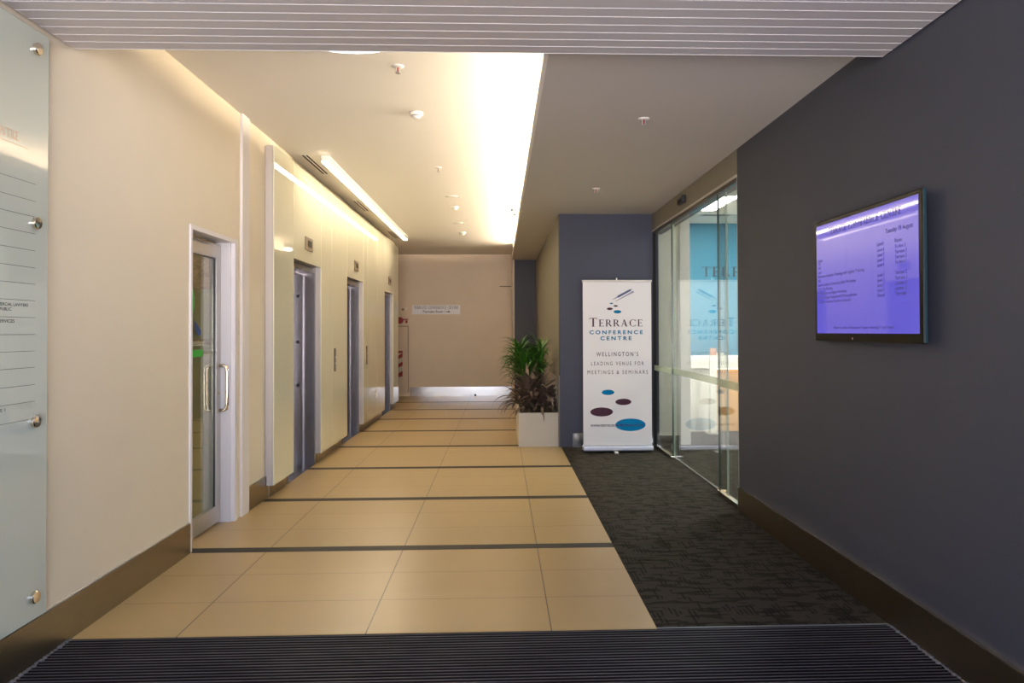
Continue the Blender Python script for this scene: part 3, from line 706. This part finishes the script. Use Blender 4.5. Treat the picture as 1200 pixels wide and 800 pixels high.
# ------------------------------------------------------------ television on the right wall
TX, TY0, TY1, TZ0, TZ1 = 1.86, 3.235, 4.372, 1.387, 2.078
tv = thing('television', (RW, 3.8, TZ0), 'flat black television showing a purple room list on the dark right wall', 'television')
mb = MB().box(TX, TX + 0.022, TY0, TY1, TZ0, TZ1, bev=0.006); obj('bezel', mb, mat('black_gloss_bezel', (0.006, 0.005, 0.003), 0.3, spec=0.12), tv)
obj('back_shell', MB().box(TX + 0.022, TX + 0.04, TY0 + 0.16, TY1 - 0.16, TZ0 + 0.08, TZ1 - 0.08).box(TX + 0.04, RW - 0.002, 3.55, 4.05, 1.55, 1.9), M['black'], tv)
obj('side_trim', MB().box(TX + 0.004, TX + 0.018, TY0 - 0.004, TY0 + 0.001, TZ0 + 0.004, TZ1 - 0.004, bev=0.0015), mat('teal_grey_clear_edge', (0.012, 0.03, 0.04), 0.35, 0.0, spec=0.15), tv)
SY0, SY1, SZ0, SZ1 = 3.265, 4.338, 1.432, 2.054      # screen; its left edge in view is SY1
sm = emis('television_screen', (0.16, 0.13, 0.80), 0.36, (0.02, 0.02, 0.05, 1))
sm.node_tree.nodes['Principled BSDF'].inputs['Roughness'].default_value = 0.04
scr = obj('screen', box(TX - 0.0015, TX + 0.001, SY0, SY1, SZ0, SZ1), sm, tv)
rr_, tx_ = (0, -1, 0), TX - 0.0022
SW, SH = SY1 - SY0, SZ1 - SZ0
def scr_words(body, fx, fz, h, wd=None, al='LEFT', bold=0.0): return words(body, (tx_, SY1 - fx * SW, SZ0 + fz * SH), rr_, uZ, h, wd, al, bold=bold)
for wi in range(3): obj('screen_title', serif_words('TERRACE CONFERENCE CENTRE', (tx_, SY1 - 0.15 * SW, SZ0 + 0.895 * SH), rr_, uZ, 0.036, 0.72 * SW, only=wi), M['ink'], scr)
L_ = []
L_.append(scr_words('Tuesday 19 August', 0.735, 0.775, 0.023, 0.225 * SW))
L_.append(scr_words('Level', 0.66, 0.69, 0.019, 0.06)); L_.append(scr_words('Room', 0.815, 0.69, 0.019, 0.06)); L_.append(scr_words('Event', 0.02, 0.66, 0.019, 0.06))
rows = [('TBC', 'Level 4', 'Te Aro 3'), ('VUW', 'Level 3', 'Terrace 3'), ('Lync', 'Level 3', 'Terrace 2'), ('Business Analysis Training with Agility Training', 'Level 4', 'Te Aro 1'),
        ('MSD', '', ''), ('Senior Leaders Community Skills Workshop', 'Level 3', 'Terrace 2'), ('ACC The Planning', 'Level 3', 'Terrace 1'), ('MPI Change and Agility Workshop', 'Level 2', 'Lambton 2'),
        ('NZQA Change Management/CH Planning/Review', 'Level 2', 'Lambton 2'), ('Treasury Economic Growth Conference', 'Ground', 'Thorndon 1')]
for k, (a, b, c) in enumerate(rows):
    fz = 0.645 - 0.0395 * k
    L_.append(scr_words(a, 0.02, fz - 0.012, 0.0165, 0.0115 * len(a)))
    if b: L_.append(scr_words(b, 0.66, fz, 0.0175, 0.066)); L_.append(scr_words(c, 0.815, fz, 0.0175, 0.0112 * len(c)))
L_.append(scr_words('There is a list at Reception if your meeting is not listed', 0.5, 0.04, 0.014, 0.6 * SW, 'CENTER'))
for l_ in L_: obj('screen_lettering', l_, M['ink'], scr)
obj('standby_lens', MB().cyl((TX, 3.90, TZ0 + 0.018), (-1, 0, 0), 0.006, 0.002, 16), mat('pink_lens', (0.5, 0.3, 0.3), 0.3), tv)

# ------------------------------------------------------------ pull-up banner
BY = 8.95; bx0, bx1 = 0.982, 1.822
bn = thing('pull_up_banner', (1.4, BY, 0), 'tall white conference centre pull up banner standing before the slate blue wall', 'banner')
obj('banner_sheet', MB().box(bx0 + 0.008, bx1 - 0.008, BY, BY + 0.002, 0.07, 2.04), M['banner'], bn)
obj('top_rail', MB().box(bx0, bx1, BY - 0.008, BY + 0.012, 2.035, 2.06, bev=0.003), M['edge'], bn)
obj('top_hook', MB().tube([(1.40, BY + 0.012, 2.04), (1.40, BY + 0.012, 2.085)], 0.007), M['white'], bn)
obj('support_pole', MB().tube([(1.40, BY + 0.02, 0.05), (1.40, BY + 0.02, 2.05)], 0.009), M['alu'], bn)
mb = MB().box(bx0, bx1 + 0.004, BY - 0.055, BY + 0.06, 0.018, 0.085, bev=0.018, seg=4)
obj('base_cassette', mb, mat('silver_banner_base', (0.62, 0.62, 0.66), 0.3, 0.7), bn)
obj('foot', MB().box(1.35, 1.395, BY - 0.12, BY + 0.12, 0.0, 0.018, bev=0.004), M['white'], bn)
bo = BY - 0.0012; bX = (1, 0, 0)
def bw(*a, **k): return words(a[0], (a[1], bo, a[2]), bX, uZ, *a[3:], **k)
obj('banner_lettering', serif_words('TERRACE', (1.068, bo, 1.503), bX, uZ, 0.082, 0.645, first_big=1.28, gap=0.14), M['maroon'], bn, label='maroon serif word TERRACE')
def spaced(body, x0, x1, z, h, m, nm, lab, bold=0.012):
    obj(nm, words(body, (x0, bo, z), bX, uZ, h, x1 - x0, bold=bold, track=1.5), m, bn, label=lab)
spaced('CONFERENCE', 1.07, 1.71, 1.412, 0.045, M['teal'], 'banner_lettering', 'teal word CONFERENCE', 0.03)
spaced('CENTRE', 1.20, 1.575, 1.340, 0.045, M['teal'], 'banner_lettering', 'teal word CENTRE', 0.03)
spaced("WELLINGTON'S", 1.150, 1.655, 1.148, 0.050, M['maroon'], 'banner_lettering', 'maroon line of lettering', 0.006)
spaced('LEADING VENUE FOR', 1.088, 1.720, 1.038, 0.046, M['maroon'], 'banner_lettering', 'maroon line of lettering', 0.0)
spaced('MEETINGS & SEMINARS', 1.043, 1.768, 0.934, 0.046, M['maroon'], 'banner_lettering', 'maroon line of lettering', 0.0)
obj('web_address', bw('www.terraceconference.co.nz', 1.075, 0.308, 0.040, 0.635, bold=0.005), M['maroon'], bn)
def oval(x, z, rx, rz, m, lab, off=0.0003):
    obj('oval_print', disc((x, bo + off, z), bX, uZ, rx, rz), m, bn, label=lab)
oval(1.288, 0.715, 0.076, 0.032, M['blue'], 'small bright blue oval')
oval(1.472, 0.600, 0.096, 0.038, M['maroon'], 'upper maroon oval')
oval(1.210, 0.482, 0.136, 0.054, M['maroon'], 'lower maroon oval')
oval(1.556, 0.326, 0.182, 0.075, M['blue'], 'largest blue oval, behind the web address')
oval(1.334, 1.779, 0.020, 0.008, M['teal'], 'tiny teal dot under the pen'); oval(1.386, 1.748, 0.026, 0.010, M['maroon'], 'tiny maroon dot under the pen')
oval(1.314, 1.714, 0.036, 0.015, M['maroon'], 'small maroon dot under the pen'); oval(1.406, 1.678, 0.047, 0.020, M['teal'], 'small teal dot under the pen')
d0 = Vector((1.345, 1.822)); d1 = Vector((1.580, 1.948)); dd = (d1 - d0).normalized(); nn = Vector((-dd.y, dd.x))
def pen(t0, t1, w0, w1, ox=0, oz=0):
    a, b = d0 + dd * t0, d0 + dd * t1
    return strip((ox, bo, oz), bX, uZ, [tuple(a - nn * w0), tuple(b - nn * w1), tuple(b + nn * w1), tuple(a + nn * w0)])
obj('pen_print', join_bm([pen(0.0, 0.075, 0.002, 0.010)]), M['greyink'], bn)
obj('pen_print', join_bm([pen(0.075, 0.25, 0.013, 0.012), ]), M['penblue'], bn, label='dark blue pen barrel')
obj('pen_print', join_bm([pen(0.25, 0.275, 0.010, 0.002), pen(0.02, 0.27, 0.003, 0.012, 0.02, -0.028)]), M['greyink'], bn, label='grey pen cap and shadow')

# ------------------------------------------------------------ planter and its plants
pt = thing('planter_box', (0.48, 9.45, 0), 'long pale concrete planter box standing against the corner of the blue wall', 'planter')
x0, x1, y0, y1, zt, th = 0.228, 0.727, 9.42, 10.9, 0.425, 0.028
bm = bmesh.new(); P = MB(); P.bm = bm
P.box(x0, x1, y0, y0 + th, 0, zt, bev=0.004).box(x0, x1, y1 - th, y1, 0, zt, bev=0.004).box(x0, x0 + th, y0 + th, y1 - th, 0, zt, bev=0.004).box(x1 - th, x1, y0 + th, y1 - th, 0, zt, bev=0.004).box(x0 + th, x1 - th, y0 + th, y1 - th, 0, 0.05)
obj('box_wall', P, M['planter'], pt)
obj('soil', MB().box(x0 + th, x1 - th, y0 + th, y1 - th, 0.33, 0.385), M['soil'], pt)

def blade(mb, base, az, el, length, width, droop, twist=0.0, seg=9, fold=0.25):
    """one arching strap leaf with a folded midrib"""
    p = Vector(base); e = el; pts = []
    for i in range(seg + 1):
        pts.append((p.copy(), e)); st = length / seg
        d = Vector((math.cos(az) * math.cos(e), math.sin(az) * math.cos(e), math.sin(e)))
        p = p + d * st; e -= droop / seg * (0.4 + 1.2 * i / seg); az += twist / seg
    side = Vector((-math.sin(az), math.cos(az), 0)); prev = None
    for i, (q, e) in enumerate(pts):
        f = i / seg; wd = width * (math.sin(math.pi * min(1, 0.12 + f * 0.88)) ** 0.7) * (1 - 0.25 * f) if i < seg else 0.001
        up = Vector((0, 0, 1)) * wd * fold
        row = [mb.bm.verts.new(q - side * wd / 2 + up), mb.bm.verts.new(q), mb.bm.verts.new(q + side * wd / 2 + up)]
        if prev:
            for a in (0, 1): mb.bm.faces.new((prev[a], prev[a + 1], row[a + 1], row[a]))
        prev = row
def keep(v, x_hi=0.73, y_hi=11.4): return v.x < x_hi
R = random.Random(11)
# tall green palm
pm = thing('palm_plant', (0.46, 10.22, 0.385), 'bushy green palm rising from the back of the concrete planter', 'plant')
st = MB(); fo = MB()
stems = []
for k in range(14):
    a = R.uniform(0, 2 * math.pi); rad = R.uniform(0.02, 0.13); bx, by = 0.42 + math.cos(a) * rad, 10.22 + math.sin(a) * rad * 2.0
    h = R.uniform(0.52, 0.84); tx, ty = bx + math.cos(a) * 0.09, by + math.sin(a) * 0.1
    tx = min(tx, 0.56)
    st.tube([(bx, by, 0.37), ((bx + tx) / 2, (by + ty) / 2, 0.385 + h / 2), (tx, ty, 0.385 + h)], 0.009, 8); stems.append((tx, ty, 0.385 + h))
for (sx, sy, sz) in stems:
    for j in range(42):
        zz = sz - R.random() ** 1.2 * 0.24; az = R.uniform(0, 2 * math.pi); el = R.uniform(0.1, 1.35)
        ln = R.uniform(0.22, 0.40)
        reach = math.cos(el) * math.cos(az) * ln
        if sx + reach > 0.69: az = math.pi - az
        blade(fo, (sx, sy, zz), az, el, ln, R.uniform(0.018, 0.034), R.uniform(0.5, 2.1), R.uniform(-.3, .3))
for v in fo.bm.verts:
    if v.co.x > 0.715: v.co.x = 0.715 - (v.co.x - 0.715) * 0.2
    if v.co.z < 0.60: v.co.z = 0.60
obj('stem', st, M['stem'], pm, smooth=True); obj('foliage', fo, M['leaf'], pm, smooth=True)
# two bronze cordylines
def cordyline(x, y, n_, label, seed, left=0):
    R = random.Random(seed)
    o = thing('cordyline_plant', (x, y, 0.385), label, 'plant')
    s2 = MB(); f2 = MB(); s2.tube([(x, y, 0.37), (x, y + 0.02, 0.44), (x + 0.01, y, 0.64)], [0.03, 0.025, 0.015], 10)
    for j in range(n_):
        az = R.uniform(0, 2 * math.pi); el = R.uniform(0.25, 1.4); ln = R.uniform(0.34, 0.60)
        if x + math.cos(az) * math.cos(el) * ln > 0.70: ln *= 0.6
        if math.sin(az) < -0.55: ln *= 0.8
        blade(f2, (x + R.uniform(-.04, .04), y + R.uniform(-.05, .05), 0.44 + R.random() * 0.22), az, el, ln, R.uniform(0.045, 0.075), R.uniform(0.7, 2.2), R.uniform(-.4, .4), 10, 0.22)
    if left:
        for az, el, ln, dr_ in ((3.05, 0.85, 0.62, 3.0), (3.3, 0.7, 0.50, 2.8), (3.4, 0.5, 0.44, 2.4), (2.9, 0.6, 0.40, 2.2), (3.6, 0.55, 0.40, 2.3)):
            blade(f2, (x - 0.02, y, 0.47), az, el, ln, 0.055, dr_, 0, 12, 0.2)
    for v in f2.bm.verts:
        if v.co.x > 0.72: v.co.x = 0.72 - (v.co.x - 0.72) * 0.2
        if v.co.z < 0.44 and x0 - 0.02 < v.co.x and v.co.y > y0 - 0.02: v.co.z = 0.44 + R.random() * 0.01
    obj('stem', s2, M['stem'], o, smooth=True); obj('foliage', f2, M['leafred'], o, smooth=True); return o, f2
cordyline(0.36, 9.66, 80, 'bronze leaved cordyline at the planter front, its long leaves arching over the left side', 5, 1)
cordyline(0.56, 9.68, 80, 'bronze leaved cordyline at the right front of the planter, by the blue wall', 9)
hl = MB(); blade(hl, (0.50, 9.56, 0.44), -math.pi / 2 + 0.1, 0.3, 0.36, 0.032, 2.3, 0.2, 12, 0.15)
for v in hl.bm.verts:
    if v.co.y > y0 - 0.008: v.co.z = max(v.co.z, 0.432)
    else: v.co.y = max(v.co.y, y0 - 0.03)
tag(obj('dead_leaf', hl, mat('brown_dry_leaf', (0.13, 0.09, 0.045), 0.6), smooth=True), 'single brown strap leaf hanging over the front face of the planter', 'leaf')

# ------------------------------------------------------------ reception room behind the glass
RC = 3.15
struct('ceiling', box(2.12, 6.2, 5.0, 12.0, RC, RC + 0.1), M['recceil'])
mb = MB()
for yy in (7.0, 8.2, 9.3, 10.6, 11.2): mb.box(2.12, 6.1, yy, yy + 0.02, RC - 0.003, RC)
for xx in (2.65, 3.04, 4.2, 5.4): mb.box(xx, xx + 0.02, 5.0, 11.8, RC - 0.003, RC)
struct('trim_23', mb, M['trimwhite'])
struct('wall_reception', box(2.0, 2.29, 9.5, 9.6, 0, 3.2), M['palewall'])
struct('wall_reception', box(2.29, 2.417, 9.47, 9.9, 0, 3.2), M['colwhite'])
struct('wall_reception', box(2.29, 2.417, 9.9, 11.8, 0, 3.2), M['colwhite'])
struct('wall_reception', box(2.3, 6.2, 11.8, 11.9, 0, 3.2), M['bluewall'])
struct('wall_reception', box(6.1, 6.2, 5.0, 11.8, 0, 3.2), M['palewall'])
struct('wall_reception', box(2.12, 6.2, 4.9, 5.0, 0, 3.2), M['palewall'])
struct('baseboard_reception', box(2.0, 2.29, 9.488, 9.5, 0, 0.12), M['silver'])
tag(obj('wall_lettering', serif_words('TERRACE', (3.205, 11.795, 2.306), bX, uZ, 0.155, 1.15, gap=0.12), M['ink']), 'large dark raised lettering high on the bright blue reception wall', 'lettering')
def troffer(x0, x1, y0, y1, label):
    o = thing('ceiling_panel_light', ((x0 + x1) / 2, (y0 + y1) / 2, RC), label, 'ceiling light', 'reception ceiling lights')
    obj('frame', MB().box(x0 - 0.02, x1 + 0.02, y0 - 0.02, y1 + 0.02, RC - 0.006, RC), M['white'], o)
    obj('diffuser', MB().box(x0, x1, y0, y1, RC - 0.010, RC - 0.0055), M['troffer'], o)
troffer(2.69, 3.02, 9.4, 10.45, 'bright rectangular panel light in the reception ceiling, seen through the glass')
troffer(4.3, 4.6, 7.6, 8.8, 'unseen panel light added deeper in the reception ceiling to brighten the room')  # added out of view, only to light the reception room
o = thing('ceiling_grille', (3.1, 10.9, RC), 'thin dark ceiling grille between the panel light and the blue wall', 'air vent')
obj('frame', MB().box(2.95, 3.4, 10.86, 11.0, RC - 0.004, RC), M['alu'], o)
obj('slot', MB().box(2.97, 3.38, 10.89, 10.91, RC - 0.006, RC - 0.003).box(2.97, 3.38, 10.94, 10.96, RC - 0.006, RC - 0.003), M['gap'], o)
rd = thing('reception_desk', (3.6, 10.9, 0), 'white topped reception desk with glowing timber front behind the glass wall', 'desk')
obj('side_panel', MB().box(2.73, 3.115, 10.70, 11.35, 0.0, 0.90, bev=0.004), M['desk'], rd)
obj('counter', MB().box(2.73, 4.6, 10.66, 11.4, 0.905, 1.075, bev=0.004), M['desk'], rd)
obj('front_panel', MB().box(3.115, 4.55, 10.76, 10.80, 0.0, 0.904), M['wood'], rd)
obj('led_strip', MB().box(3.12, 4.55, 10.715, 10.735, 0.893, 0.9045), M['deskled'], rd)
ps = thing('sanitiser_stand', (3.0, 10.55, 0), 'slim white stand with a pink printed top before the reception desk', 'stand')
obj('post', MB().box(2.945, 3.035, 10.45, 10.50, 0.015, 1.10, bev=0.004), M['colwhite'], ps)
obj('base', MB().box(2.90, 3.08, 10.38, 10.58, 0, 0.015, bev=0.003), M['alu'], ps)
obj('label_block', MB().box(2.95, 3.035, 10.452, 10.498, 1.10, 1.20, bev=0.004), mat('pink_printed_label', (0.60, 0.33, 0.26), 0.5, noise=0.3, nscale=40), ps)
cb = thing('card_box', (3.18, 10.78, 1.075), 'small white card box with a green plant tuft on the reception counter', 'box')
obj('box_body', MB().box(3.13, 3.225, 10.72, 10.82, 1.075, 1.13, bev=0.003), M['white'], cb)
obj('green_tuft', MB().lathe((3.175, 10.77, 1.13), (0, 0, 1), [(0.02, 0), (0.03, 0.015), (0.018, 0.03), (0.004, 0.034)], 14), mat('green_tuft', (0.08, 0.25, 0.12), 0.7), cb, smooth=True)
